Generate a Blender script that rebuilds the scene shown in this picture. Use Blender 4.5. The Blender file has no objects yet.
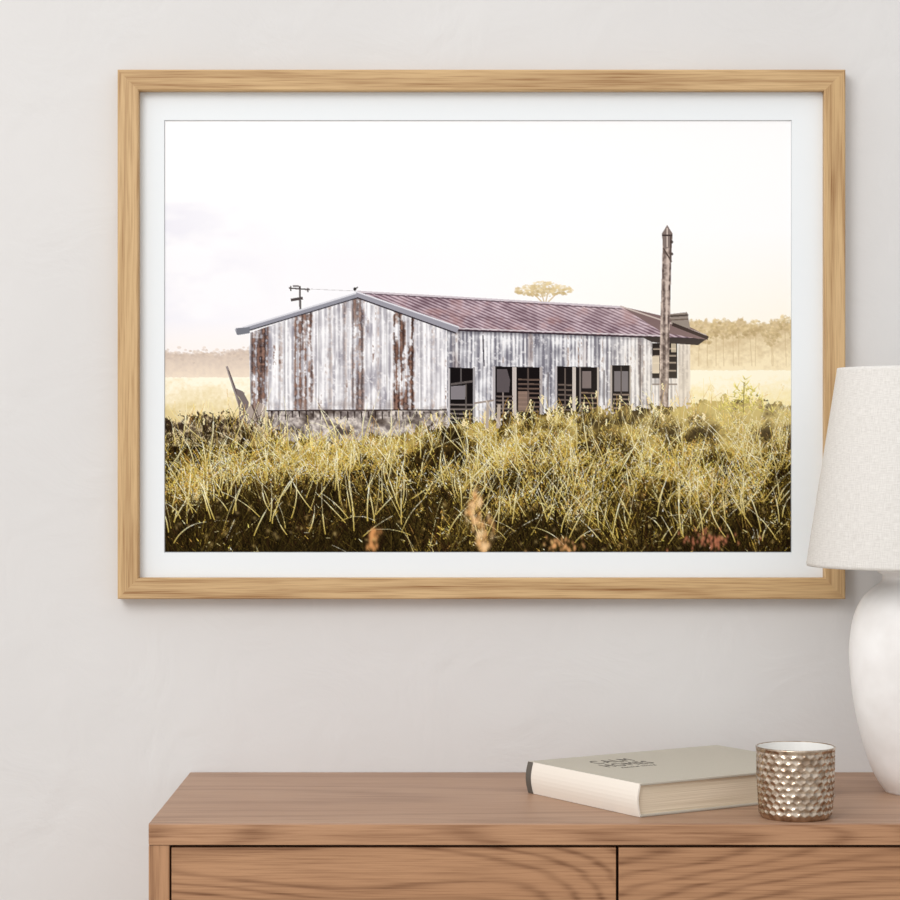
import bpy, bmesh, math, random
import numpy as np
from mathutils import Vector, Matrix

random.seed(4)
scene = bpy.context.scene
try:
    scene.view_settings.view_transform = 'Standard'
    scene.view_settings.look = 'None'
except Exception:
    pass

# ------------------------------------------------------------------ helpers
def s2l(c):
    c = np.asarray(c, dtype=np.float64) / 255.0
    return np.where(c <= 0.04045, c / 12.92, ((c + 0.055) / 1.055) ** 2.4)

def rgb(r, g, b):
    l = s2l([r, g, b])
    return (float(l[0]), float(l[1]), float(l[2]), 1.0)

def new_mat(name):
    m = bpy.data.materials.new(name)
    m.use_nodes = True
    nt = m.node_tree
    return m, nt, nt.nodes['Principled BSDF']

def obj_from(name, verts, faces, mat=None, smooth=False, parent=None):
    me = bpy.data.meshes.new(name)
    me.from_pydata([tuple(v) for v in verts], [], faces)
    bm = bmesh.new(); bm.from_mesh(me)
    bmesh.ops.recalc_face_normals(bm, faces=bm.faces)
    bm.to_mesh(me); bm.free()
    o = bpy.data.objects.new(name, me)
    scene.collection.objects.link(o)
    if mat: me.materials.append(mat)
    if smooth:
        for p in me.polygons: p.use_smooth = True
    if parent: o.parent = parent
    return o

def box(name, x0, x1, y0, y1, z0, z1, mat, bev=0.0, parent=None, seg=2):
    me = bpy.data.meshes.new(name)
    bm = bmesh.new()
    vs = [bm.verts.new(p) for p in [(x0,y0,z0),(x1,y0,z0),(x1,y1,z0),(x0,y1,z0),(x0,y0,z1),(x1,y0,z1),(x1,y1,z1),(x0,y1,z1)]]
    for f in [(0,3,2,1),(4,5,6,7),(0,1,5,4),(1,2,6,5),(2,3,7,6),(3,0,4,7)]:
        bm.faces.new([vs[i] for i in f])
    if bev > 0:
        bmesh.ops.bevel(bm, geom=bm.edges[:], offset=bev, segments=seg, profile=0.5, affect='EDGES')
    bm.to_mesh(me); bm.free()
    o = bpy.data.objects.new(name, me)
    scene.collection.objects.link(o)
    me.materials.append(mat)
    if parent: o.parent = parent
    return o

def empty(name, loc=(0,0,0)):
    e = bpy.data.objects.new(name, None)
    e.empty_display_size = 0.05
    e.location = loc
    scene.collection.objects.link(e)
    return e

def lathe(name, prof, segs, mat, parent=None, closed=False):
    me = bpy.data.meshes.new(name)
    bm = bmesh.new()
    uvl = bm.loops.layers.uv.new('UVMap')
    rings = []
    for r, z in prof:
        if r < 1e-6:
            rings.append([bm.verts.new((0, 0, z))])
        else:
            rings.append([bm.verts.new((r*math.cos(2*math.pi*i/segs), r*math.sin(2*math.pi*i/segs), z)) for i in range(segs)])
    acc = [0]
    for i in range(1, len(prof)):
        acc.append(acc[-1] + math.dist(prof[i], prof[i-1]))
    rm = max(p[0] for p in prof)
    n = len(prof)
    for k in range(n if closed else n-1):
        a, b = rings[k], rings[(k+1) % n]
        va, vb = acc[k], acc[(k+1) % n]
        for i in range(segs):
            j = (i+1) % segs
            u0 = 2*math.pi*i/segs*rm; u1 = 2*math.pi*(i+1)/segs*rm
            if len(a) == 1 and len(b) == 1: continue
            if len(a) == 1:
                f = bm.faces.new([a[0], b[j], b[i]]); uv = [(u0,va),(u1,vb),(u0,vb)]
            elif len(b) == 1:
                f = bm.faces.new([a[i], a[j], b[0]]); uv = [(u0,va),(u1,va),(u0,vb)]
            else:
                f = bm.faces.new([a[i], a[j], b[j], b[i]]); uv = [(u0,va),(u1,va),(u1,vb),(u0,vb)]
            f.smooth = True
            for l, t in zip(f.loops, uv): l[uvl].uv = t
    bmesh.ops.recalc_face_normals(bm, faces=bm.faces)
    bm.to_mesh(me); bm.free()
    o = bpy.data.objects.new(name, me)
    scene.collection.objects.link(o)
    me.materials.append(mat)
    if parent: o.parent = parent
    return o

# ------------------------------------------------------------------ dimensions
D = 2.9            # camera to wall
F = 2320.0         # focal length in pixels
CZ = 1.2025        # camera height
TOP = 0.80         # dresser top height

# ------------------------------------------------------------------ materials
def wood(name, axis, base, dark, light, rings=90.0, ringamt=0.5, across=4.5, along=0.8, fineamt=0.35, rough=0.5, offset=(0,0,0), bump=0.08, blot=0.25, power=3.0):
    """axis = index of the grain direction; thin dark growth lines + fibres + slow tone drift"""
    m, nt, bs = new_mat(name)
    N, L = nt.nodes, nt.links
    tc = N.new('ShaderNodeTexCoord')
    def noise(sa, sg, detail, rg=0.5, loc=(0,0,0)):
        mp = N.new('ShaderNodeMapping'); sc = [sa]*3; sc[axis] = sg
        mp.inputs['Scale'].default_value = sc; mp.inputs['Location'].default_value = loc
        L.new(tc.outputs['Object'], mp.inputs['Vector'])
        n = N.new('ShaderNodeTexNoise'); n.inputs['Scale'].default_value = 1.0
        n.inputs['Detail'].default_value = detail; n.inputs['Roughness'].default_value = rg
        L.new(mp.outputs[0], n.inputs['Vector']); return n.outputs['Fac']
    def math_(op, a, b=None, c=None, clamp=False):
        n = N.new('ShaderNodeMath'); n.operation = op; n.use_clamp = clamp
        for i, v in enumerate((a, b, c)):
            if v is None: continue
            if isinstance(v, (int, float)): n.inputs[i].default_value = v
            else: L.new(v, n.inputs[i])
        return n.outputs[0]
    n1 = noise(across, along, 1.5, 0.4, offset)
    n2 = noise(620.0, 16.0, 2.0)
    n3 = noise(110.0, 3.5, 3.0)
    n4 = noise(9.0, 1.5, 2.0, 0.5, (5, 5, 5))
    n5 = noise(260.0, 5.0, 2.0, 0.5, (2, 9, 4))
    ph = math_('ADD', math_('MULTIPLY', n1, rings*2), math_('MULTIPLY', n3, 4.0))
    s = math_('SINE', ph)
    line = math_('POWER', math_('MULTIPLY_ADD', s, 0.5, 0.5), power)
    d1 = math_('MULTIPLY', math_('MULTIPLY', line, ringamt), math_('MULTIPLY_ADD', n5, 1.6, 0.1))
    d2 = math_('MULTIPLY', math_('SUBTRACT', n2, 0.45, None, True), fineamt*3.2)
    d3 = math_('MULTIPLY', math_('SUBTRACT', n5, 0.5, None, True), fineamt*2.4)
    dk = math_('ADD', math_('ADD', math_('ADD', d1, d2), d3), math_('MULTIPLY', math_('SUBTRACT', n3, 0.5, None, True), 0.6), None, True)
    mxl = N.new('ShaderNodeMix'); mxl.data_type = 'RGBA'
    f4 = math_('MULTIPLY_ADD', math_('SUBTRACT', n4, 0.5), blot*8, 0.5, True)
    L.new(f4, mxl.inputs['Factor']); mxl.inputs['A'].default_value = rgb(*base); mxl.inputs['B'].default_value = rgb(*light)
    mx = N.new('ShaderNodeMix'); mx.data_type = 'RGBA'
    L.new(dk, mx.inputs['Factor']); L.new(mxl.outputs['Result'], mx.inputs['A']); mx.inputs['B'].default_value = rgb(*dark)
    L.new(mx.outputs['Result'], bs.inputs['Base Color'])
    bs.inputs['Roughness'].default_value = rough
    bs.inputs['Specular IOR Level'].default_value = 0.3
    bp = N.new('ShaderNodeBump'); bp.inputs['Strength'].default_value = bump; bp.inputs['Distance'].default_value = 0.002; bp.invert = True
    L.new(n2, bp.inputs['Height']); L.new(bp.outputs[0], bs.inputs['Normal'])
    return m

oak = dict(base=(196,162,115), dark=(136,94,52), light=(212,180,135), fineamt=0.45)
M_oak_h = wood('oak_horizontal', 0, rings=40, ringamt=0.38, across=18, along=0.7, **oak)
M_oak_v = wood('oak_vertical', 2, rings=40, ringamt=0.38, across=18, along=0.7, offset=(3,1,2), **oak)
wal = dict(base=(171,127,92), dark=(104,66,40), light=(183,140,104))
M_wal_top = wood('walnut_top', 0, (169,134,108), (116,81,58), (180,146,121), rings=26, ringamt=0.3, across=6, fineamt=0.4, rough=0.45, blot=0.2)
M_wal = wood('walnut_front', 0, rings=130, ringamt=0.45, across=6.0, along=1.1, offset=(1.3,0,0.6), fineamt=0.38, power=3.0, **wal)
M_wal2 = wood('walnut_front_b', 0, rings=120, ringamt=0.42, across=5.5, along=0.9, offset=(7.3,2,4.6), fineamt=0.38, power=3.0, **wal)
M_wal_edge = wood('walnut_edge', 0, (174,131,97), (114,75,48), (187,145,110), rings=75, ringamt=0.45, across=9, fineamt=0.38)
M_wal_v = wood('walnut_side', 2, rings=40, ringamt=0.4, across=8, fineamt=0.4, **wal)

M_gap, nt, bs = new_mat('dark_gap'); bs.inputs['Base Color'].default_value = rgb(52,34,24); bs.inputs['Roughness'].default_value = 0.9

# wall plaster
M_wall, nt, bs = new_mat('wall_plaster')
N, L = nt.nodes, nt.links
tc = N.new('ShaderNodeTexCoord')
n1 = N.new('ShaderNodeTexNoise'); n1.inputs['Scale'].default_value = 2.2; n1.inputs['Detail'].default_value = 4; n1.inputs['Distortion'].default_value = 0.6
L.new(tc.outputs['Object'], n1.inputs['Vector'])
cr = N.new('ShaderNodeValToRGB')
cr.color_ramp.elements[0].position = 0.3; cr.color_ramp.elements[0].color = rgb(213,211,209)
cr.color_ramp.elements[1].position = 0.7; cr.color_ramp.elements[1].color = rgb(217,215,213)
L.new(n1.outputs['Fac'], cr.inputs['Fac']); L.new(cr.outputs['Color'], bs.inputs['Base Color'])
bs.inputs['Roughness'].default_value = 0.85; bs.inputs['Specular IOR Level'].default_value = 0.15
n2 = N.new('ShaderNodeTexNoise'); n2.inputs['Scale'].default_value = 9; n2.inputs['Detail'].default_value = 6; n2.inputs['Distortion'].default_value = 1.2
L.new(tc.outputs['Object'], n2.inputs['Vector'])
bp = N.new('ShaderNodeBump'); bp.inputs['Strength'].default_value = 0.4; bp.inputs['Distance'].default_value = 0.006
L.new(n2.outputs['Fac'], bp.inputs['Height']); L.new(bp.outputs[0], bs.inputs['Normal'])

M_floor = wood('floor_oak', 0, (188,178,166), (150,138,124), (200,192,182), rings=20, ringamt=0.4, rough=0.45)
M_trim, nt, bs = new_mat('trim_paint'); bs.inputs['Base Color'].default_value = rgb(232,230,226); bs.inputs['Roughness'].default_value = 0.5

# ------------------------------------------------------------------ room
box('wall_back', -3.2, 3.2, 0.0, 0.12, 0.0, 2.7, M_wall)
box('floor', -3.2, 3.2, -4.2, 0.12, -0.08, 0.0, M_floor)
box('baseboard_back', -3.2, 3.2, -0.014, 0.0, 0.0, 0.09, M_trim, bev=0.003)

# ------------------------------------------------------------------ dresser
dr = empty('dresser', (0.1805, -0.2, 0))
def dbox(name, *a, **k):
    o = box(name, *a, **k)
    o.parent = dr; o.matrix_parent_inverse = Matrix.Translation((-0.1805, 0.2, 0))
    return o
X0, X1 = -0.3250, 0.6860
YF, YB = -0.40, -0.016
dbox('top_panel', X0, X1, YF, -0.001, TOP-0.0235, TOP, M_wal_top, bev=0.0012)
dbox('top_edge_band', X0+0.001, X1-0.001, YF-0.0008, YF+0.002, TOP-0.0228, TOP-0.0012, M_wal_edge, bev=0.0003)
SW = 0.0225
BT = TOP-0.0235
BB = 0.14
dbox('side_left', X0, X0+SW, YF+0.001, YB, BB, BT, M_wal_v, bev=0.001)
dbox('side_right', X1-SW, X1, YF+0.001, YB, BB, BT, M_wal_v, bev=0.001)
dbox('bottom_panel', X0+SW, X1-SW, YF+0.003, YB, BB, BB+0.022, M_wal, bev=0.001)
dbox('back_panel', X0+SW, X1-SW, YB-0.008, YB, BB+0.022, BT, M_wal)
dbox('carcass_interior', X0+SW, X1-SW, YF+0.022, YB-0.01, BB+0.022, BT, M_gap)
xm = 0.1805
rows = 3
dh = (BT - (BB+0.022)) / rows
for r in range(rows):
    zt = BT - r*dh - 0.0028
    zb = BT - (r+1)*dh + 0.0012
    dbox('drawer_front_%d' % (2*r+1), X0+SW+0.002, xm-0.0014, YF+0.002, YF+0.0215, zb, zt, M_wal, bev=0.0008)
    dbox('drawer_front_%d' % (2*r+2), xm+0.0014, X1-SW-0.002, YF+0.002, YF+0.0215, zb, zt, M_wal2, bev=0.0008)
k = 0
for lx in (X0+0.05, X1-0.05):
    for ly in (YF+0.05, YB-0.05):
        k += 1
        o = lathe('leg_%d' % k, [(0,0),(0.011,0),(0.013,0.004),(0.021,BB-0.001),(0,BB-0.001)], 24, M_wal_v)
        o.location = (lx-0.1805, ly+0.2, 0); o.parent = dr

# ------------------------------------------------------------------ painted photograph (numpy -> colour attribute on the print)
S = 3
ax0, ay0, ax1, ay1 = 165, 121, 791, 552
W, H = (ax1-ax0)*S, (ay1-ay0)*S
rng = np.random.RandomState(7)
PX = (ax0 + (np.arange(W, dtype=np.float32)+0.5)/S)[None, :].repeat(H, 0)
PY = (ay0 + (np.arange(H, dtype=np.float32)+0.5)/S)[:, None].repeat(W, 1)

def vnoise(cx, cy, seed):
    r = np.random.RandomState(seed)
    gw, gh = int((ax1-ax0)/cx)+3, int((ay1-ay0)/cy)+3
    g = r.rand(gh, gw).astype(np.float32)
    u = (np.arange(W)/S/cx); v = (np.arange(H)/S/cy)
    iu = u.astype(int); iv = v.astype(int)
    fu = (u-iu).astype(np.float32); fv = (v-iv).astype(np.float32)
    fu = fu*fu*(3-2*fu); fv = (fv*fv*(3-2*fv))[:, None]
    a = g[iv][:, iu]; b = g[iv][:, iu+1]; c = g[iv+1][:, iu]; d = g[iv+1][:, iu+1]
    return (a*(1-fu)+b*fu)*(1-fv) + (c*(1-fu)+d*fu)*fv

def fbm(cx, cy, seed, o=4):
    t = 0; a = 1.0; s = 0
    for i in range(o):
        t = t + a*vnoise(max(cx/2**i, 0.4), max(cy/2**i, 0.4), seed+i*17); s += a; a *= 0.55
    return t/s
def C(*c): return np.array(c, dtype=np.float32)
def mix(a, b, t):
    if isinstance(t, np.ndarray): t = t[..., None]
    return a*(1-t)+b*t
def cl(x): return np.clip(x, 0, 1)

img = np.zeros((H, W, 3), np.float32)
# sky
n_cloud = fbm(70, 35, 11)
sky = np.ones((H, W, 3), np.float32)*C(253,252,252)
sky = mix(sky, C(244,243,247), cl((PY-190)/70)*cl((600-PX)/260)*0.7)
sky = mix(sky, C(232,231,240), cl((290-PX)/110)*cl((PY-190)/14)*cl((350-PY)/60)*cl((n_cloud-0.30)*4)*0.7)
sky = mix(sky, C(253,247,233), cl((PX-480)/300)*cl((PY-230)/90)*0.9)
sky = mix(sky, C(249,242,237), cl((PY-320)/25)*cl((400-PX)/100)*0.7)
img[:] = sky
nA = fbm(9, 6, 21); nB = fbm(3, 3, 31, 3); nC = fbm(40, 10, 41); nD = fbm(1.6, 1.6, 37, 2)

def pm(pts):
    xs = [p[0] for p in pts]; ys = [p[1] for p in pts]
    i0 = max(int((min(xs)-ax0)*S)-1, 0); i1 = max(min(int((max(xs)-ax0)*S)+2, W), i0)
    j0 = max(int((min(ys)-ay0)*S)-1, 0); j1 = max(min(int((max(ys)-ay0)*S)+2, H), j0)
    sl = (slice(j0, j1), slice(i0, i1))
    x = PX[sl]; y = PY[sl]
    ins = np.zeros(x.shape, bool)
    n = len(pts)
    for i in range(n):
        xa, ya = pts[i]; xb, yb = pts[(i+1) % n]
        if ya == yb: continue
        c = ((ya > y) != (yb > y)) & (x < (xb-xa)*(y-ya)/(yb-ya)+xa)
        ins ^= c
    return sl, ins
def paint(pts, col, a=1.0):
    sl, m = pm(pts)
    if m.size == 0: return
    if callable(col): c = col(PX[sl], PY[sl], sl)
    else: c = np.ones(m.shape+(3,), np.float32)*C(*col)
    base = img[sl]
    base[m] = (base*(1-a)+c*a)[m]
def line(x0, y0, x1, y1, w0, col, w1=None, a=1.0):
    if w1 is None: w1 = w0
    dx, dy = x1-x0, y1-y0
    l = math.hypot(dx, dy); nx, ny = -dy/l, dx/l
    paint([(x0+nx*w0/2, y0+ny*w0/2), (x1+nx*w1/2, y1+ny*w1/2), (x1-nx*w1/2, y1-ny*w1/2), (x0-nx*w0/2, y0-ny*w0/2)], col, a)
def disc(x, y, r, col, a=1.0, asp=1.0):
    paint([(x+r*math.cos(t*math.pi/5), y+r*asp*math.sin(t*math.pi/5)) for t in range(10)], col, a)

# distant tree lines, hazy
tl = 351 - (fbm(14, 400, 51)-0.5)*9 + (nB-0.5)*4
a = cl((PY-tl)/2.5)*(PX < 300)
img = mix(img, mix(C(206,188,174), C(238,220,198), cl((PY-352)/26 + (nB-0.5)*0.5)), a*0.92)
tr = 320 - (fbm(18, 400, 61)-0.5)*15 - (fbm(6,400,63)-0.5)*6 + (nB-0.5)*6 + cl((715-PX)/30)*2
a = cl((PY-tr)/2.5)*(PX > 600)
colr = mix(C(206,182,140), C(244,226,186), cl((PY-326)/44 + (nA-0.5)*1.3 + (nB-0.5)*0.8))
img = mix(img, colr, a*0.92)
for cx in range(694, 800, 9):                      # individual crowns
    cx2 = cx+rng.randn()*3; cyy = 326+rng.randn()*4+(4 if cx < 712 else 0); rr = 5+5*rng.rand()
    for i in range(60):
        t = rng.rand()*6.283; q = math.sqrt(rng.rand())
        dx, dy = q*math.cos(t), q*math.sin(t)
        g = cl(0.35-dy*0.35-dx*0.1+rng.randn()*0.25)
        disc(cx2+dx*rr, cyy+dy*rr*1.1+3, 0.9+1.2*rng.rand(), tuple(mix(C(176,152,108), C(240,218,170), g)), 0.45, 0.8)
    line(cx2, cyy+4, cx2+rng.randn(), 366, 1.0, (196,170,128), a=0.5)
for cx in range(165, 250, 7):
    for i in range(16):
        disc(cx+rng.randn()*4, 354+rng.randn()*2.5, 1+1.2*rng.rand(), tuple(mix(C(196,178,164), C(226,208,190), rng.rand())), 0.45, 0.7)
# fields
fl = mix(C(255,246,224), C(224,204,150), cl((PY-380)/36 + (nC-0.5)*0.9 + (nB-0.5)*0.6))
m = (PY > 377+(nB-0.5)*2) & (PX < 460); img[m] = fl[m]
fr = mix(C(255,249,228), C(240,220,146), cl((PY-382)/36 + (nC-0.5)*0.8+(nB-0.5)*0.7))
m = (PY > 370+(nB-0.5)*2) & (PX >= 460); img[m] = fr[m]

# tree behind roof (hazy crown made of a few leaf masses)
for (cx, cy, rx, ry, n) in ((527,290,12,5,90),(544,287,14,6,120),(561,290,12,5,90),(540,293,16,4,70)):
    for i in range(n):
        t = rng.rand()*2*math.pi; q = math.sqrt(rng.rand())
        dy = q*math.sin(t)
        disc(cx+rx*q*math.cos(t), cy+ry*dy, 0.9+1.3*rng.rand(), tuple(mix(C(186,162,116), C(240,220,172), cl(0.5-dy*0.4+rng.randn()*0.2))), 0.5, 0.65)
for x in (532, 541, 548, 558): line(x, 292, 545, 305, 1.2, (204,180,138), a=0.8)

# power pole at left
P = (80,72,72)
line(300,286,300.5,312,1.8,P); line(289,288,310,289.5,1.4,P); line(291,300,303,298,2.8,P); line(291,286,291,291,1.6,P); line(308,288,308,292,1.2,P)
line(293,286,299,286,1.2,P)
line(311,289,356,291,0.5,(190,188,190))

# ---- barn walls
rib = np.sin(PX*2*math.pi/4.6)
streak = fbm(2.6, 60, 71, 3); streak2 = fbm(7, 26, 81, 4); patch = fbm(14, 10, 91, 4)
def rustmask(x, y, cols):
    r = np.zeros_like(x)
    for c, w, s, y0 in cols:
        r = np.maximum(r, s*cl((w/2 - np.abs(x-c))/2.4+0.4))
    return r
gcols = [(260,18,0.9,0),(304,20,0.9,0),(330,5,0.35,0),(345,4,0.4,0),(358,13,0.7,0),(404,22,0.98,0),(281,5,0.35,0),(433,4,0.4,0),(379,4,0.4,0)]
def gable(x, y, sl):
    c = mix(C(164,160,167), C(250,249,250), cl(0.76+rib[sl]*0.28+(streak[sl]-0.5)*1.4+(patch[sl]-0.5)*0.7))
    c = mix(c, C(138,134,145), cl((streak2[sl]-0.57)*4)*0.7)
    c = mix(c, C(250,248,248), cl((nB[sl]-0.56)*5)*0.6)
    rm = rustmask(x, y, gcols)
    rr = cl(rm*cl(0.10+(streak[sl]-0.34)*3.0+(streak2[sl]-0.5)*2.6+(nB[sl]-0.5)*2.2))
    rust = mix(C(46,32,30), C(140,104,88), cl(0.4+rib[sl]*0.3+(nB[sl]-0.5)*1.8))
    c = mix(c, rust, rr)
    c = mix(c, C(116,86,74), cl((streak[sl]-0.60)*6)*cl((patch[sl]-0.42)*4)*cl((nB[sl]-0.4)*4)*0.85)
    sheet = cl(1-np.abs(((x-250) % 34)-1)/0.7)*0.5
    c = mix(c, C(90,84,88), sheet)
    c = mix(c, C(150,138,134), cl((y-396)/14)*cl((nA[sl]-0.4)*3)*0.7)
    return c
paint([(249,333),(357,296),(456,332),(450,338),(447,412),(251,412)], gable)
scols = [(456,8,0.35,0),(530,5,0.4,0),(585,5,0.4,0),(640,6,0.5,0)]
rib2 = np.sin(PX*2*math.pi/4.0)
def side(x, y, sl):
    c = mix(C(122,120,130), C(243,243,245), cl(0.62+rib2[sl]*0.36+(streak[sl]-0.5)*2.0+(patch[sl]-0.5)*1.0))
    c = mix(c, C(96,94,106), cl((streak2[sl]-0.55)*4)*0.6)
    c = mix(c, C(246,244,244), cl((nB[sl]-0.57)*6)*0.6)
    rr = rustmask(x, y, scols)*cl((streak2[sl]-0.3)*2)
    c = mix(c, C(100,68,56), rr*0.9)
    c = mix(c, C(120,90,76), cl((streak[sl]-0.64)*6)*cl((nB[sl]-0.4)*4)*0.8)
    c = mix(c, C(56,52,60), cl(1-(y-(330+(x-450)*0.03))/5)*0.6)
    c = mix(c, C(242,226,202), cl((x-600)/90)*0.4)
    return c
paint([(447,328),(690,337),(690,425),(447,434)], side)
def conc(x, y, sl):
    c = mix(C(112,102,100), C(224,214,206), cl(0.50+(nA[sl]-0.5)*1.8+(nB[sl]-0.5)*1.6))
    return mix(c, C(60,48,42), cl(cl((patch[sl]-0.52)*4)*0.7 + cl((y-432)/20)*0.4))
paint([(268,410),(447,409),(449,450),(268,450)], conc)
line(250,410.5,447,409.5,1.4,(60,48,46))
for i in range(26):
    x = 272+i*6.9; line(x,411,x,416+rng.rand()*4,1.8,(46,36,34),1.0,0.85)
# openings
dk = (24,20,21)
def slats(x0, x1, y0, y1, n, col):
    for i in range(n):
        y = y0+(y1-y0)*(i+0.5)/n
        line(x0, y, x1, y+0.3, 1.6, col, a=0.9)
paint([(449,367),(474,368),(474,426),(449,426)], dk)
paint([(451,386),(466,385),(465,399),(451,399)], (132,126,130)); line(449,368,449,426,1.8,(196,192,194)); line(474,367,474,420,2,(160,156,158))
slats(450,473,402,420,4,(126,116,112)); line(451,384,473,381,2,(98,90,88)); line(461,368,461,384,1.2,(90,84,84)); line(466,384,466,420,1.5,(104,96,92))
paint([(494,366),(541,367),(541,418),(494,418)], dk)
line(494,366,494,418,2.4,(184,178,180)); line(514.5,367,514.5,418,4,(196,186,180)); line(541,367,541,414,2.4,(176,168,166))
paint([(497,369),(507,369),(510,380),(509,392),(497,392)], (92,84,86)); slats(496,513,394,414,5,(118,104,98)); slats(518,540,377,413,8,(112,92,82)); paint([(518,391),(529,391),(529,410),(518,410)], (150,126,112), 0.85); line(503,392,503,412,1.6,(136,124,118)); line(528,368,528,412,1.5,(98,84,78))
paint([(556,366),(598,367),(598,414),(556,414)], dk)
line(556,366,556,414,2,(180,174,176)); line(574,367,574,411,3.4,(200,190,182)); line(580,367,580,411,1.5,(140,130,124)); line(598,367,598,412,2,(186,176,168))
slats(558,572,382,412,6,(108,94,86)); paint([(582,371),(591,371),(591,388),(582,388)], (118,106,104)); slats(581,597,390,410,4,(132,110,94)); line(565,368,565,410,1.4,(96,84,78))
paint([(611,365),(630,365),(630,412),(611,412)], dk)
paint([(614,371),(628,371),(628,391),(614,391)], (112,106,110)); slats(613,629,392,410,4,(140,122,108)); line(611,365,611,410,1.8,(184,174,168)); line(630,365,630,408,1.6,(180,170,160)); line(621,366,621,408,1.4,(70,62,60))
paint([(652,343),(677,342),(677,378),(652,378)], (34,28,27))
for y in (349,356,363,371): line(653,y,676,y-0.6,1.6,(166,150,134),a=0.85)
line(664,343,664,378,2,(150,136,120)); paint([(652,356),(659,356),(659,373),(652,373)], (232,216,190), 0.9); line(652,384,677,384,1.5,(120,108,100))
paint([(671,343),(676,343),(676,352),(671,352)], (220,204,176), 0.8)
line(483,335,484,366,1.4,(84,80,88)); line(548,372,548,408,1.2,(110,104,108)); line(604,370,604,405,1.2,(110,104,108)); line(640,345,640,405,1.4,(96,88,86))
for i in range(6): line(470+i*11,336+rng.rand()*4,470+i*11,352+rng.rand()*10,1.4,(250,248,248),0.8,0.8)
paint([(678,341),(690,340),(690,415),(678,415)], (222,208,188), 0.45)
# roof
def roof(x, y, sl):
    t = (y-292-(x-357)*0.05)/38
    r = np.sin((x-(y-292)*2.35)*2*math.pi/7.2)
    c = mix(C(108,84,94), C(212,192,200), cl(0.54+r*0.40+(patch[sl]-0.5)*0.8+(nA[sl]-0.5)*0.8))
    c = mix(c, C(130,82,76), cl((patch[sl]-0.50)*3.5)*0.4)
    c = mix(c, C(242,226,220), cl((x-480)/200)*cl(1.0-t*1.6)*0.45)
    band = cl(1-np.abs(t-0.5)/0.02)*0.35
    return mix(c, C(90,66,72), band)
paint([(357,291),(622,307),(706,337),(706,340),(458,330)], roof)
line(357,291.5,622,307,1.8,(206,196,202)); line(357,293,622,309,0.8,(80,64,74)); line(458,330,704,339,1.8,(58,48,54)); line(458,328.2,660,335.5,0.9,(216,206,210))
paint([(620,306),(672,318),(708,336),(706,340),(662,332)], (128,106,104)); line(620,306,706,335,1.4,(200,184,176))
paint([(669,314),(687,312),(690,328),(672,326)], (150,138,128)); line(670,316,688,315,2,(84,74,68)); line(670,320,688,319,1.2,(110,96,86)); line(672,324,708,338,3.5,(66,54,50))
paint([(640,336),(706,339),(698,345),(652,342)], (58,50,48))
# barge boards
line(236,331.5,357,295,5.0,(146,146,156),4.5); line(236,329.5,357,292.8,1.6,(216,216,222)); line(237,334,357,298,1.2,(60,56,62))
line(356,294,458,330,5.5,(154,152,162),6); line(356,291.5,459,327,1.4,(222,220,226)); line(357,297.5,456,333,1.4,(54,48,54))
paint([(236,328),(250,327),(250,333),(238,335)], (120,122,130))
disc(355,289,1.6,(50,44,44)); line(355,289,358,287,1.2,(50,44,44))
# tall post
def post(x, y, sl):
    c = mix(C(82,68,64), C(208,190,178), cl(0.46+(streak[sl]-0.5)*2.2+(nB[sl]-0.5)*1.2+(665.5-x)*0.07))
    return c
paint([(662.5,236),(671.5,236),(671,262),(669.5,330),(668,418),(659,418),(660,330),(662,262)], post)
paint([(667,225),(672.5,234),(671.5,248),(663.5,248),(661.5,234)], (128,114,108)); line(667,228,667,247,1.6,(200,184,174)); line(662,235.5,672.5,235.5,1.4,(66,54,52)); line(663,248,671.5,262,1.4,(84,70,64)); line(670.5,236,670.5,262,1.6,(92,78,72)); disc(671.5,242,1.6,(74,64,60)); disc(671.8,254,1.4,(84,72,66))
# dead timber on the left
line(227,366,247,424,2.2,(150,138,136),4.5); line(243,392,240,428,3.5,(140,126,124),4); line(247,432,258,404,2.2,(140,124,118)); line(229,370,246,420,0.9,(74,62,60))
paint([(236,388),(243,391),(249,402),(247,428),(240,412)], (122,110,108))
paint([(246,410),(252,404),(256,414),(260,402),(266,406),(268,430),(248,432)], (172,158,148)); line(252,404,262,430,1.6,(92,78,72)); line(264,404,258,432,1.4,(226,212,200))

# ---- ground mass
gx = [165,200,230,262,285,330,400,450,500,560,620,680,720,760,791]
gy = [420,415,413,422,440,442,434,424,418,411,408,405,398,400,406]
topl = np.interp(PX[0], gx, gy).astype(np.float32)[None, :]
edge = topl + (nA-0.5)*18 + (nB-0.5)*12
gm = PY > edge
big = fbm(48, 26, 101, 3); mid = fbm(14, 13, 111, 4)
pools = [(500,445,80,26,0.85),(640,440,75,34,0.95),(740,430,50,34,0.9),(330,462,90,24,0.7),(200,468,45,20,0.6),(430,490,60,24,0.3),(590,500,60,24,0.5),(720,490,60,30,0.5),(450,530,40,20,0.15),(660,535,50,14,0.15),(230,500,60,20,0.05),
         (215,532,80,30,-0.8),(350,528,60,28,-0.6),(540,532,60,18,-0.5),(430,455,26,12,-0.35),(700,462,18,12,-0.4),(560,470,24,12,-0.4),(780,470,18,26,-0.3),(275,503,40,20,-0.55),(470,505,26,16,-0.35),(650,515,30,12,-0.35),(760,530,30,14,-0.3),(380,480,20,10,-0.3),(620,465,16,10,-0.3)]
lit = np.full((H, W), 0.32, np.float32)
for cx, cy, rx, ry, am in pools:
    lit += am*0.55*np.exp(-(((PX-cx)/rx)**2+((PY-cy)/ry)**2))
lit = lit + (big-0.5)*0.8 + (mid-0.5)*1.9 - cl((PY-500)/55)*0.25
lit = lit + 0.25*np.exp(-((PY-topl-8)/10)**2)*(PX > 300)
lit = cl(lit)
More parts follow.
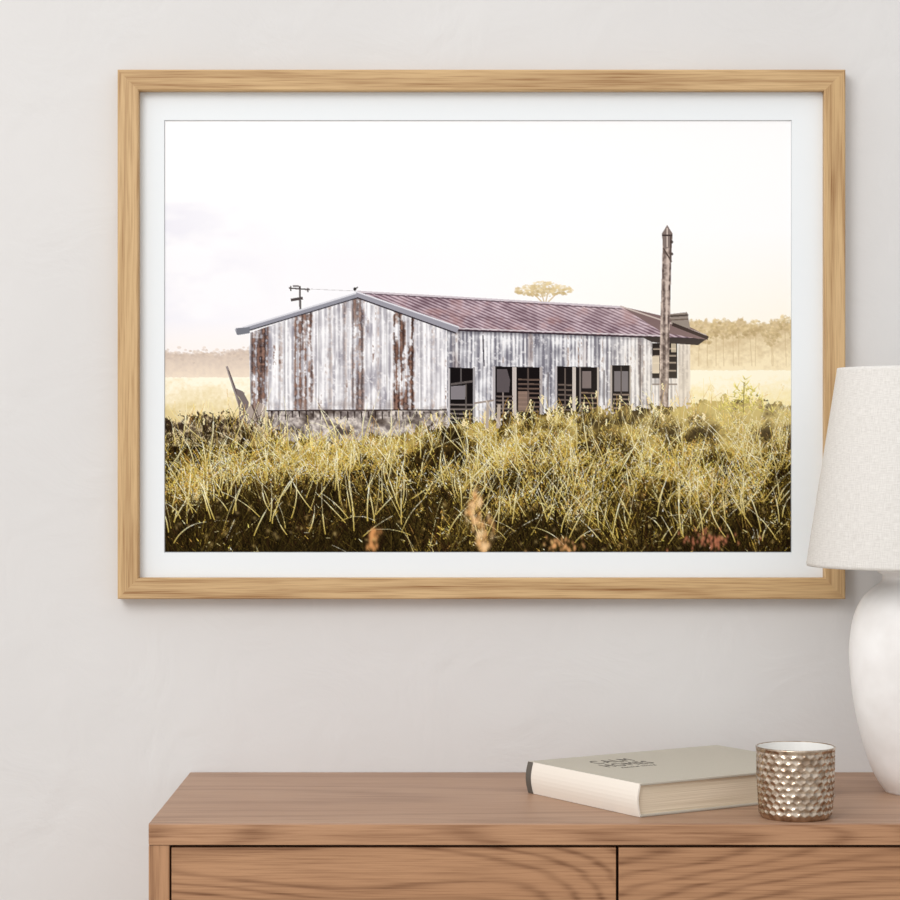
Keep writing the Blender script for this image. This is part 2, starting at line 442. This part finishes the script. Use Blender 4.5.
gcol = mix(C(24,16,7), C(122,98,44), lit)
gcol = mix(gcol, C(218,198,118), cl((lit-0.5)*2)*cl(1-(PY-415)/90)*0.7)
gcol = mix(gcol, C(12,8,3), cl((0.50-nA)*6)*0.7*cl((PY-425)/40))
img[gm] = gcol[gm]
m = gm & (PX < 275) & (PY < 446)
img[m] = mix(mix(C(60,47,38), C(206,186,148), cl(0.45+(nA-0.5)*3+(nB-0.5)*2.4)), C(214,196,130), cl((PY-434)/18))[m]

# ---- grass blades
def blade(x, y, ang, ln, curve, w, cb, ct_, fade=1.5):
    n = max(int(ln*S*1.3), 6)
    t = np.linspace(0, 1, n, dtype=np.float32)
    a = ang + curve*t
    bx = x + np.cumsum(np.cos(a))*ln/n
    by = y - np.cumsum(np.sin(a))*ln/n
    ix = ((bx-ax0)*S).astype(int); iy = ((by-ay0)*S).astype(int)
    tt = np.minimum(t*fade, 1)[:, None]
    col = cb*(1-tt) + ct_*tt
    wid = np.maximum(w*S*(1-t**1.5), 1.0)
    for k in range(int(math.ceil(w*S))):
        off = k - int(w*S/2)
        ok = (wid > abs(off)*2-0.5) & (ix+off >= 0) & (ix+off < W) & (iy >= 0) & (iy < H)
        img[iy[ok], ix[ok]+off] = col[ok]
def samp(a, x, y):
    i = min(max(int((x-ax0)*S), 0), W-1); j = min(max(int((y-ay0)*S), 0), H-1)
    return float(a[j, i])
pal = [C(248,222,120), C(255,246,190), C(236,200,92), C(206,170,76), C(246,228,158), C(212,164,86), C(255,252,226), C(184,160,66)]
dkp = [C(88,72,28), C(50,38,15), C(116,96,42), C(28,19,8), C(74,48,25)]
NCL = 2900
ys = np.sort(412 + 180*rng.rand(NCL)**0.8)
for y in ys:
    x0 = 158+640*rng.rand()
    d = min(max((y-410)/150, 0), 1.1)
    tpy = float(np.interp(x0, gx, gy))
    if y < tpy+3: continue
    L0 = (7+32*d)*(0.45+1.0*rng.rand())*(0.6+0.9*samp(big, x0, min(y, 551)))
    if y-L0 < tpy-14: L0 = max(y-tpy+8, 6)
    lt = samp(lit, x0, min(y-L0*0.5, 551))
    if x0 < 275 and y < 445: lt *= 0.5
    lean = rng.randn()*0.34
    for b in range(7):
        x = x0+rng.randn()*(1.5+5*d)
        ln = L0*(0.5+0.7*rng.rand())
        ang = math.pi/2 + lean + rng.randn()*0.42
        cur = rng.randn()*0.35 + (0.5*np.sign(ang-math.pi/2)*rng.rand())
        if rng.rand() < cl((lt-0.26)*1.7):
            c2 = pal[rng.randint(len(pal))]*(0.66+0.42*min(lt*1.2, 1))
            c1 = dkp[rng.randint(3)]*(0.6+0.9*lt)
            wd = 0.4+0.7*d*rng.rand()
        else:
            c2 = dkp[rng.randint(5)]*(0.6+1.2*lt)
            c1 = dkp[rng.choice([1,3])]*0.7
            wd = 0.5+1.0*d*rng.rand()
        blade(x, y+rng.randn()*2, ang, ln, cur, wd, c1, np.clip(c2, 0, 255), 1.2)
for i in range(16000):
    x = 165+626*rng.rand(); y = 416+136*rng.rand()**0.9
    if y < np.interp(x, gx, gy)+2: continue
    if x < 275 and y < 440: continue
    b = samp(lit, x, y)
    if rng.rand() > cl((b-0.36)*1.9)+0.015: continue
    c2 = pal[rng.randint(len(pal))]*(0.8+0.2*rng.rand())
    blade(x, y, rng.rand()*3.14, 1.2+4*rng.rand()*((y-400)/150), 0, 0.4+0.7*rng.rand(), c2, c2)
for i in range(700):
    x = 168+620*rng.rand(); y = 440+105*rng.rand()
    ln = 18+38*rng.rand()
    if rng.rand() > samp(lit, x, y-ln*0.5)+0.15: continue
    ang = math.pi/2+rng.randn()*0.5
    c2 = C(255,249,212)*(0.88+0.12*rng.rand()); c1 = C(184,160,76)
    blade(x, y, ang, ln, rng.randn()*0.45, 0.5+0.7*rng.rand(), c1, c2)
# stems and seed heads standing above the skyline of the grass
for i in range(340):
    x = 180+605*rng.rand(); tpy = float(np.interp(x, gx, gy))
    if 270 < x < 440 and rng.rand() < 0.5: continue
    y = tpy+8+18*rng.rand(); ln = 12+24*rng.rand(); ang = math.pi/2+rng.randn()*0.35
    c2 = pal[rng.choice([0,1,4,5])]
    blade(x, y, ang, ln, rng.randn()*0.5, 0.5, C(150,130,64), c2)
    if rng.rand() < 0.35:
        hx = x+math.cos(ang)*ln; hy = y-math.sin(ang)*ln
        for k in range(6): disc(hx+rng.randn()*0.6, hy+k*1.1, 0.8, (240,222,174))
for x, y0, y1, w in ((488,400,428,3),(499,404,428,3.4)): line(x,y0,x-1,y1,w,(176,162,150))
line(474,403,494,400,1.8,(156,142,132)); line(486,400,500,426,1.4,(200,188,176))
# plant at right
for i in range(120):
    t = rng.rand(); x0 = 744+rng.randn()*11; y0 = 412-34*t*max(0, 1-abs(x0-744)/28)
    blade(x0, y0, rng.rand()*3.14, 4+5*rng.rand(), rng.randn()*0.5, 1.3, C(160,146,50), C(242,226,116))
line(744,382,743,412,1,(120,104,50))
def blur_blob(cx, cy, rx, ry, col, a):
    i0 = max(int((cx-3*rx-ax0)*S),0); i1 = min(int((cx+3*rx-ax0)*S),W); j0 = max(int((cy-3*ry-ay0)*S),0); j1 = min(int((cy+3*ry-ay0)*S),H)
    if i1 <= i0 or j1 <= j0: return
    sl = (slice(j0,j1), slice(i0,i1))
    w = np.exp(-(((PX[sl]-cx)/rx)**2+((PY[sl]-cy)/ry)**2))*a
    img[sl] = mix(img[sl], C(*col), w)
for i in range(70):
    t = rng.rand()
    g = rng.rand()
    blur_blob(474+t*9+rng.randn()*(1.5+4.5*math.sin(t*3.14)), 490+t*60, 1.5+1.5*rng.rand(), 2.6+2*rng.rand(), tuple(mix(C(232,166,98), C(255,226,180), g)), 0.5)
for i in range(30):
    blur_blob(374+rng.randn()*3, 530+rng.rand()*20, 1.8, 3.2, (236,166,104), 0.45)
for i in range(50):
    blur_blob(562+rng.randn()*13, 544+rng.randn()*6, 1.4, 2.2, (230,170,112), 0.55)
for i in range(60):
    blur_blob(705+rng.randn()*16, 542+rng.randn()*7, 1.3, 2.2, (220,136,104), 0.55)
for i in range(110):
    blur_blob(170+615*rng.rand(), 490+62*rng.rand(), 1.2+1.2*rng.rand(), 1.2+1.2*rng.rand(), (242,212,140), 0.35)
# morning haze in the photographed scene
hz = cl((PX-540)/240)*cl(1-np.abs(PY-385)/66)*0.34
img = mix(img, C(255,241,204), hz)
hz = cl((PX-300)/400)*cl(1-np.abs(PY-420)/40)*(PY > 405)*0.12
img = mix(img, C(255,238,190), hz)
img = np.clip(img, 0, 255)

h2, w2 = H//2, W//2
sm = img[:h2*2, :w2*2].reshape(h2, 2, w2, 2, 3).mean((1, 3))
p = np.pad(sm, ((1,1),(1,1),(0,0)), mode='edge')
bl = (p[:-2,1:-1]+p[2:,1:-1]+p[1:-1,:-2]+p[1:-1,2:]+p[1:-1,1:-1])/5
sm = np.clip(sm+0.55*(sm-bl), 0, 254)
lin = s2l(sm).astype(np.float32)

def Xat(px, y): return (px-450)*(D+y)/F
def Zat(py, y): return CZ-(py-450)*(D+y)/F

YP = -0.0075    # print plane
pic = empty('framed_picture', (0, -0.011, CZ))
PINV = Matrix.Translation((0, 0.011, -CZ))
def pchild(o):
    o.parent = pic; o.matrix_parent_inverse = PINV; return o

xL, xR = Xat(165, YP), Xat(791, YP); zT, zB = Zat(121, YP), Zat(552, YP)
xs = np.linspace(xL, xR, w2, dtype=np.float32); zs = np.linspace(zT, zB, h2, dtype=np.float32)
co = np.zeros((h2, w2, 3), np.float32); co[..., 0] = xs[None]; co[..., 1] = YP; co[..., 2] = zs[:, None]
idx = np.arange(h2*w2, dtype=np.int32).reshape(h2, w2)
q = np.stack([idx[:-1, :-1], idx[1:, :-1], idx[1:, 1:], idx[:-1, 1:]], -1).reshape(-1, 4)
me = bpy.data.meshes.new('photo_print')
me.vertices.add(h2*w2); me.vertices.foreach_set('co', co.ravel())
me.loops.add(q.size); me.loops.foreach_set('vertex_index', q.ravel())
me.polygons.add(len(q)); me.polygons.foreach_set('loop_start', np.arange(0, q.size, 4, dtype=np.int32))
try: me.polygons.foreach_set('loop_total', np.full(len(q), 4, dtype=np.int32))
except Exception: pass
me.update(calc_edges=True)
ca = me.color_attributes.new('print', 'FLOAT_COLOR', 'POINT')
rgba = np.ones((h2*w2, 4), np.float32); rgba[:, :3] = lin.reshape(-1, 3)*0.96
ca.data.foreach_set('color', rgba.ravel())
po = bpy.data.objects.new('photo_print', me); scene.collection.objects.link(po); pchild(po)
M_print, nt, bs = new_mat('printed_photo_paper')
at = nt.nodes.new('ShaderNodeAttribute'); at.attribute_name = 'print'
nt.links.new(at.outputs['Color'], bs.inputs['Base Color'])
bs.inputs['Roughness'].default_value = 0.75; bs.inputs['Specular IOR Level'].default_value = 0.0
me.materials.append(M_print)

# mat board with bevelled window
M_mat, nt, bs = new_mat('mat_board'); bs.inputs['Base Color'].default_value = rgb(232,236,238); bs.inputs['Roughness'].default_value = 0.9; bs.inputs['Specular IOR Level'].default_value = 0.1
M_bev, nt, bs = new_mat('mat_bevel_shaded'); bs.inputs['Base Color'].default_value = rgb(196,200,202); bs.inputs['Roughness'].default_value = 0.9  # bevel shading put into the colour as a darker grey
YM = -0.0095
FT = -0.024
def rect(a, b, c, d, y): return [(a,y,c),(b,y,c),(b,y,d),(a,y,d)]
ox0, ox1, oz1, oz0 = Xat(128, YM), Xat(835, YM), Zat(80, YM), Zat(588, YM)
ix0, ix1, iz1, iz0 = xL-0.0008, xR+0.0008, zT+0.0008, zB-0.0008
v = rect(ox0, ox1, oz0, oz1, YM) + rect(ix0, ix1, iz0, iz1, YM) + rect(ix0+0.0008, ix1-0.0008, iz0+0.0008, iz1-0.0008, YP-0.0001)
f = []
for i in range(4):
    j = (i+1) % 4
    f.append((i, j, 4+j, 4+i)); f.append((4+i, 4+j, 8+j, 8+i))
mo = obj_from('mat_board', v, f, M_mat)
mo.data.materials.append(M_bev)
for k, p in enumerate(mo.data.polygons):
    if k % 2 == 1: p.material_index = 1
bm = bmesh.new(); bm.from_mesh(mo.data)
for fc in bm.faces:
    if fc.normal.y > 0: fc.normal_flip()
bm.to_mesh(mo.data); bm.free()
pchild(mo)
pchild(box('backing_board', ox0, ox1, YP+0.001, -0.002, oz0, oz1, M_mat))

FX0, FX1, FZ1, FZ0 = Xat(117.5, FT), Xat(845.5, FT), Zat(69.5, FT), Zat(599, FT)
fw = 21.0*(D+FT)/F
def member(name, a, b, inward, along, mat):
    sec = [(0.0, -0.001), (0.0, FT+0.0012), (0.0012, FT), (fw-0.0015, FT), (fw, FT+0.0012), (fw, -0.001)]
    vs = []
    for (px_, pz_), sgn in ((a, 1), (b, -1)):
        for d_, y_ in sec:
            vs.append((px_+inward[0]*d_+along[0]*d_*sgn, y_, pz_+inward[1]*d_+along[1]*d_*sgn))
    n = len(sec)
    fs = [(i, (i+1) % n, n+(i+1) % n, n+i) for i in range(n)] + [tuple(range(n)), tuple(range(n, 2*n))]
    return pchild(obj_from(name, vs, fs, mat))
member('frame_top', (FX0,FZ1), (FX1,FZ1), (0,-1), (1,0), M_oak_h)
member('frame_bottom', (FX0,FZ0), (FX1,FZ0), (0,1), (1,0), M_oak_h)
member('frame_left', (FX0,FZ0), (FX0,FZ1), (1,0), (0,1), M_oak_v)
member('frame_right', (FX1,FZ0), (FX1,FZ1), (-1,0), (0,1), M_oak_v)

# ------------------------------------------------------------------ book
M_cover, nt, bs = new_mat('book_cover_cloth')
N, L = nt.nodes, nt.links
tc = N.new('ShaderNodeTexCoord'); nn = N.new('ShaderNodeTexNoise'); nn.inputs['Scale'].default_value = 900; nn.inputs['Detail'].default_value = 2
L.new(tc.outputs['Object'], nn.inputs['Vector'])
cr = N.new('ShaderNodeValToRGB'); cr.color_ramp.elements[0].color = rgb(178,171,156); cr.color_ramp.elements[1].color = rgb(194,187,173)
L.new(nn.outputs['Fac'], cr.inputs['Fac']); L.new(cr.outputs['Color'], bs.inputs['Base Color']); bs.inputs['Roughness'].default_value = 0.7
M_spine, nt, bs = new_mat('book_spine_paper'); bs.inputs['Base Color'].default_value = rgb(236,228,216); bs.inputs['Roughness'].default_value = 0.6
M_dark, nt, bs = new_mat('book_dark_print'); bs.inputs['Base Color'].default_value = rgb(92,86,78); bs.inputs['Roughness'].default_value = 0.7
M_pages, nt, bs = new_mat('book_pages')
N, L = nt.nodes, nt.links
tc = N.new('ShaderNodeTexCoord'); mp = N.new('ShaderNodeMapping'); mp.inputs['Scale'].default_value = (6, 6, 1500)
L.new(tc.outputs['Object'], mp.inputs['Vector'])
nn = N.new('ShaderNodeTexNoise'); nn.inputs['Scale'].default_value = 1.0; L.new(mp.outputs[0], nn.inputs['Vector'])
cr = N.new('ShaderNodeValToRGB'); cr.color_ramp.elements[0].position = 0.3; cr.color_ramp.elements[1].position = 0.7
cr.color_ramp.elements[0].color = rgb(204,186,158); cr.color_ramp.elements[1].color = rgb(236,222,200)
L.new(nn.outputs['Fac'], cr.inputs['Fac']); L.new(cr.outputs['Color'], bs.inputs['Base Color']); bs.inputs['Roughness'].default_value = 0.85

bk = empty('book', (0.206, -0.361, TOP)); bk.rotation_euler = (0, 0, math.radians(32.2))
BL, BWd, BH = 0.284, 0.2175, 0.0372
box('cover_back', 0.002, BL, 0, BWd, 0.0002, 0.0028, M_cover, bev=0.0006, parent=bk)
box('cover_front', 0.002, BL, 0, BWd, BH-0.0026, BH, M_cover, bev=0.0006, parent=bk)
box('page_block', 0.004, BL-0.004, 0.0035, BWd-0.0035, 0.0028, BH-0.0026, M_pages, parent=bk)
secs = []
for i in range(9):
    t = i/8; secs.append((-0.0035*math.sin(math.pi*t)+0.002, 0.0004+(BH-0.0006)*t))
v = []
for yy in (0, BWd):
    for (sx, sz) in secs: v.append((sx, yy, sz))
    for (sx, sz) in reversed(secs): v.append((sx+0.0022, yy, sz))
n = len(secs)*2
f = [(i, (i+1) % n, n+(i+1) % n, n+i) for i in range(n)] + [tuple(range(n)), tuple(range(n, 2*n))]
obj_from('spine', v, f, M_spine, parent=bk)
v = []
for yy in (BWd-0.011, BWd-0.0002):
    for (sx, sz) in secs: v.append((sx-0.0003, yy, sz))
n = len(secs)
f = [(i, i+1, n+i+1, n+i) for i in range(n-1)]
obj_from('spine_label', v, f, M_dark, parent=bk)
def text(name, s, x, y, size, sx=1.0, off=0.0):
    cu = bpy.data.curves.new(name, 'FONT'); cu.body = s; cu.size = size; cu.align_x = 'CENTER'; cu.extrude = 0.0001; cu.space_character = 1.15; cu.offset = off
    o = bpy.data.objects.new(name, cu); scene.collection.objects.link(o); cu.materials.append(M_dark)
    o.location = (x, y, BH+0.0002); o.scale = (sx, 1, 1); o.parent = bk
text('title_line_1', 'CALM', 0.084, 0.154, 0.032, 0.62)
text('title_line_2', 'HOMES', 0.084, 0.124, 0.032, 0.60)
text('title_line_3', 'natural living', 0.084, 0.110, 0.008)

# ------------------------------------------------------------------ candle holder (hammered metal)
ch = empty('candle_holder', (0.379, -0.355, TOP))
M_metal, nt, bs = new_mat('champagne_metal')
N, L = nt.nodes, nt.links
bs.inputs['Metallic'].default_value = 1.0; bs.inputs['Roughness'].default_value = 0.18
tc = N.new('ShaderNodeTexCoord'); nn = N.new('ShaderNodeTexNoise'); nn.inputs['Scale'].default_value = 110; nn.inputs['Detail'].default_value = 2
L.new(tc.outputs['Object'], nn.inputs['Vector'])
cr = N.new('ShaderNodeValToRGB'); cr.color_ramp.elements[0].position = 0.35; cr.color_ramp.elements[0].color = rgb(154,132,112); cr.color_ramp.elements[1].position = 0.62; cr.color_ramp.elements[1].color = rgb(212,196,178)  # champagne tone, with bright and dark reflection contrast painted into the colour
L.new(nn.outputs['Fac'], cr.inputs['Fac']); L.new(cr.outputs['Color'], bs.inputs['Base Color'])
M_cin, nt, bs = new_mat('candle_glass_inner'); bs.inputs['Base Color'].default_value = rgb(222,220,216); bs.inputs['Roughness'].default_value = 0.3
M_wax, nt, bs = new_mat('candle_wax'); bs.inputs['Base Color'].default_value = rgb(240,236,226); bs.inputs['Roughness'].default_value = 0.5
CH = 0.0768; NU, NV = 28, 11
def crad(t):
    if t < 0.1: return 0.0368+0.0042*math.sin(t/0.1*math.pi/2)
    return 0.0410+0.0026*math.sin((t-0.1)/0.9*math.pi*0.58)
su, sv = 10, 9
nu, nv = NU*su, NV*sv
verts = []; faces = []
for j in range(nv+1):
    t = j/nv
    for i in range(nu):
        u = i/su; vv = t*NV
        best = 9
        row = int(math.floor(vv))
        for rr in (row-1, row, row+1):
            cx = round(u - 0.5*(rr % 2)) + 0.5*(rr % 2)
            for cc in (cx-1, cx, cx+1):
                dd = math.hypot((u-cc)*1.0, (vv-(rr+0.5))*0.85)
                if dd < best: best = dd
        depth = 0.0021*(1-(best/0.62)**2)
        fade = min(1, t*8)*min(1, (1-t)*20)
        r = crad(t) - depth*fade
        a = 2*math.pi*i/nu
        verts.append((r*math.cos(a), r*math.sin(a), t*CH))
for j in range(nv):
    for i in range(nu):
        faces.append((j*nu+i, j*nu+(i+1) % nu, (j+1)*nu+(i+1) % nu, (j+1)*nu+i))
faces.append(tuple(reversed(range(nu))))
obj_from('hammered_body', verts, faces, M_metal, smooth=True, parent=ch)
rt = crad(1.0)
lathe('rim', [(rt, CH-0.0005), (rt+0.0002, CH+0.0006), (rt-0.001, CH+0.0012), (rt-0.0018, CH+0.0006), (rt-0.002, CH-0.001)], 96, M_metal, parent=ch)
lathe('inner_wall', [(rt-0.002, CH+0.0004), (rt-0.005, CH-0.02), (rt-0.006, 0.03), (rt-0.007, 0.006), (0, 0.006)], 64, M_cin, parent=ch)
lathe('candle', [(0, 0.007), (0.031, 0.007), (0.031, 0.052), (0.028, 0.0525), (0.004, 0.052), (0, 0.052)], 48, M_wax, parent=ch)
lathe('wick', [(0, 0.052), (0.0008, 0.052), (0.0008, 0.059), (0, 0.059)], 8, M_dark, parent=ch)

# ------------------------------------------------------------------ table lamp
LY = -0.170; LD = D+LY
lamp = empty('table_lamp', (Xat(918, LY), LY, TOP))
k = LD/F
def zl(py): return CZ-(py-450)*k-TOP
M_cer, nt, bs = new_mat('white_ceramic'); bs.inputs['Roughness'].default_value = 0.35; bs.inputs['Specular IOR Level'].default_value = 0.4
N, L = nt.nodes, nt.links
tc = N.new('ShaderNodeTexCoord'); nn = N.new('ShaderNodeTexNoise'); nn.inputs['Scale'].default_value = 22; nn.inputs['Detail'].default_value = 3
L.new(tc.outputs['Object'], nn.inputs['Vector'])
bp = N.new('ShaderNodeBump'); bp.inputs['Strength'].default_value = 0.25; bp.inputs['Distance'].default_value = 0.004
L.new(nn.outputs['Fac'], bp.inputs['Height']); L.new(bp.outputs[0], bs.inputs['Normal'])
cr = N.new('ShaderNodeValToRGB'); cr.color_ramp.elements[0].position = 0.35; cr.color_ramp.elements[0].color = rgb(232,229,226); cr.color_ramp.elements[1].position = 0.65; cr.color_ramp.elements[1].color = rgb(242,240,238)
L.new(nn.outputs['Fac'], cr.inputs['Fac']); L.new(cr.outputs['Color'], bs.inputs['Base Color'])
prof_px = [(43,775),(52,752),(60,722),(65.5,690),(68,660),(67.5,640),(64,618),(56,600),(46,589),(38,583)]
pts = [(0.039,0.002)] + [(r*k, zl(y)) for r, y in prof_px]
sp = []
for i in range(len(pts)-1):
    p0 = pts[max(i-1,0)]; p1 = pts[i]; p2 = pts[i+1]; p3 = pts[min(i+2,len(pts)-1)]
    for s_ in range(6):
        t = s_/6
        sp.append(tuple(0.5*((2*p1[c])+(-p0[c]+p2[c])*t+(2*p0[c]-5*p1[c]+4*p2[c]-p3[c])*t*t+(-p0[c]+3*p1[c]-3*p2[c]+p3[c])*t**3) for c in (0,1)))
sp.append(pts[-1])
lathe('ceramic_body', [(0,0),(0.038,0)] + sp + [(35*k, zl(580)), (35*k, zl(575)), (40*k, zl(572)), (40*k, zl(567)), (20*k, zl(565)), (0, zl(565))], 96, M_cer, parent=lamp)
M_brass, nt, bs = new_mat('nickel'); bs.inputs['Base Color'].default_value = rgb(200,196,188); bs.inputs['Metallic'].default_value = 1; bs.inputs['Roughness'].default_value = 0.3
lathe('socket', [(0, zl(565)), (0.016, zl(565)), (0.016, zl(535)), (0.011, zl(530)), (0, zl(530))], 32, M_brass, parent=lamp)
M_bulb, nt, bs = new_mat('bulb_glass'); bs.inputs['Base Color'].default_value = rgb(240,238,232); bs.inputs['Roughness'].default_value = 0.3
lathe('bulb', [(0.010, zl(530)), (0.013, zl(522)), (0.027, zl(495)), (0.030, zl(478)), (0.026, zl(462)), (0.014, zl(453)), (0, zl(450))], 32, M_bulb, parent=lamp)
M_sh, nt, bs = new_mat('linen_shade')
N, L = nt.nodes, nt.links
tc = N.new('ShaderNodeTexCoord')
def thread(sx, sy):
    mp = N.new('ShaderNodeMapping'); mp.inputs['Scale'].default_value = (sx, sy, 1)
    L.new(tc.outputs['UV'], mp.inputs['Vector'])
    n_ = N.new('ShaderNodeTexNoise'); n_.inputs['Scale'].default_value = 1; n_.inputs['Detail'].default_value = 2
    L.new(mp.outputs[0], n_.inputs['Vector']); return n_
ta = thread(1100, 90); tb = thread(90, 1100)
ad = N.new('ShaderNodeMath'); ad.operation = 'ADD'; L.new(ta.outputs['Fac'], ad.inputs[0]); L.new(tb.outputs['Fac'], ad.inputs[1])
hf = N.new('ShaderNodeMath'); hf.operation = 'MULTIPLY'; hf.inputs[1].default_value = 0.5; L.new(ad.outputs[0], hf.inputs[0])
cr = N.new('ShaderNodeValToRGB'); cr.color_ramp.elements[0].position = 0.3; cr.color_ramp.elements[1].position = 0.7
cr.color_ramp.elements[0].color = rgb(202,198,192); cr.color_ramp.elements[1].color = rgb(232,229,224)
L.new(hf.outputs[0], cr.inputs['Fac']); L.new(cr.outputs['Color'], bs.inputs['Base Color'])
bs.inputs['Roughness'].default_value = 0.9; bs.inputs['Specular IOR Level'].default_value = 0.1
bp = N.new('ShaderNodeBump'); bp.inputs['Strength'].default_value = 0.3; bp.inputs['Distance'].default_value = 0.001
L.new(hf.outputs[0], bp.inputs['Height']); L.new(bp.outputs[0], bs.inputs['Normal'])
r1, z1_, r0, z0_ = 80*k, zl(368), 110*k, zl(566)
th = 0.0022
lathe('shade', [(r0, z0_), (r0+0.0004, z0_+0.004), (r1+0.0004, z1_-0.004), (r1, z1_), (r1-th, z1_), (r0-th, z0_)], 128, M_sh, parent=lamp, closed=True)
lathe('spider_hub', [(0, zl(378)), (0.006, zl(378)), (0.006, zl(374)), (0, zl(374))], 16, M_brass, parent=lamp)
def rod(name, p0, p1, r, mat, parent):
    p0 = Vector(p0); p1 = Vector(p1); d = p1-p0
    o = lathe(name, [(0,0),(r,0),(r,d.length),(0,d.length)], 10, mat, parent=parent)
    o.location = p0; o.rotation_euler = d.to_track_quat('Z','Y').to_euler(); return o
for i in range(3):
    a = i*2*math.pi/3+0.4
    rod('spider_arm_%d' % (i+1), (0,0,zl(376)), (math.cos(a)*(r1-0.001), math.sin(a)*(r1-0.001), zl(374)), 0.0011, M_brass, lamp)
for i, s_ in enumerate((-1, 1)):
    rod('harp_low_%d' % (i+1), (s_*0.014,0,zl(562)), (s_*0.045,0,zl(480)), 0.0012, M_brass, lamp)
    rod('harp_high_%d' % (i+1), (s_*0.045,0,zl(480)), (0,0,zl(377)), 0.0012, M_brass, lamp)

# ------------------------------------------------------------------ light
w = bpy.data.worlds.new('soft_daylight'); scene.world = w; w.use_nodes = True
nt = w.node_tree; N, L = nt.nodes, nt.links
bg = N['Background']
tc = N.new('ShaderNodeTexCoord')
vm = N.new('ShaderNodeVectorMath'); vm.operation = 'DOT_PRODUCT'; vm.inputs[1].default_value = Vector((-0.55, -0.35, 0.74)).normalized()
L.new(tc.outputs['Generated'], vm.inputs[0])
mr = N.new('ShaderNodeMapRange'); mr.inputs['From Min'].default_value = -0.6; mr.inputs['From Max'].default_value = 0.9
mr.inputs['To Min'].default_value = 0.4; mr.inputs['To Max'].default_value = 1.2
L.new(vm.outputs['Value'], mr.inputs['Value'])
L.new(mr.outputs[0], bg.inputs['Strength'])
bg.inputs['Color'].default_value = (0.98, 0.985, 1.0, 1)
ld = bpy.data.lights.new('window_light', 'AREA'); ld.shape = 'RECTANGLE'; ld.size = 1.8; ld.size_y = 1.8; ld.energy = 66; ld.color = (1.0, 0.985, 0.97)
lo = bpy.data.objects.new('window_light', ld); scene.collection.objects.link(lo)
lo.location = (-1.7, -3.4, 3.1)
lo.rotation_euler = (Vector((0.3, 0, 1.0))-lo.location).to_track_quat('-Z', 'Y').to_euler()

# ------------------------------------------------------------------ camera
cd = bpy.data.cameras.new('camera'); cd.sensor_width = 36; cd.lens = F/900*36
cam = bpy.data.objects.new('camera', cd); scene.collection.objects.link(cam)
cam.location = (0, -D, CZ); cam.rotation_euler = (math.pi/2, 0, 0)
scene.camera = cam
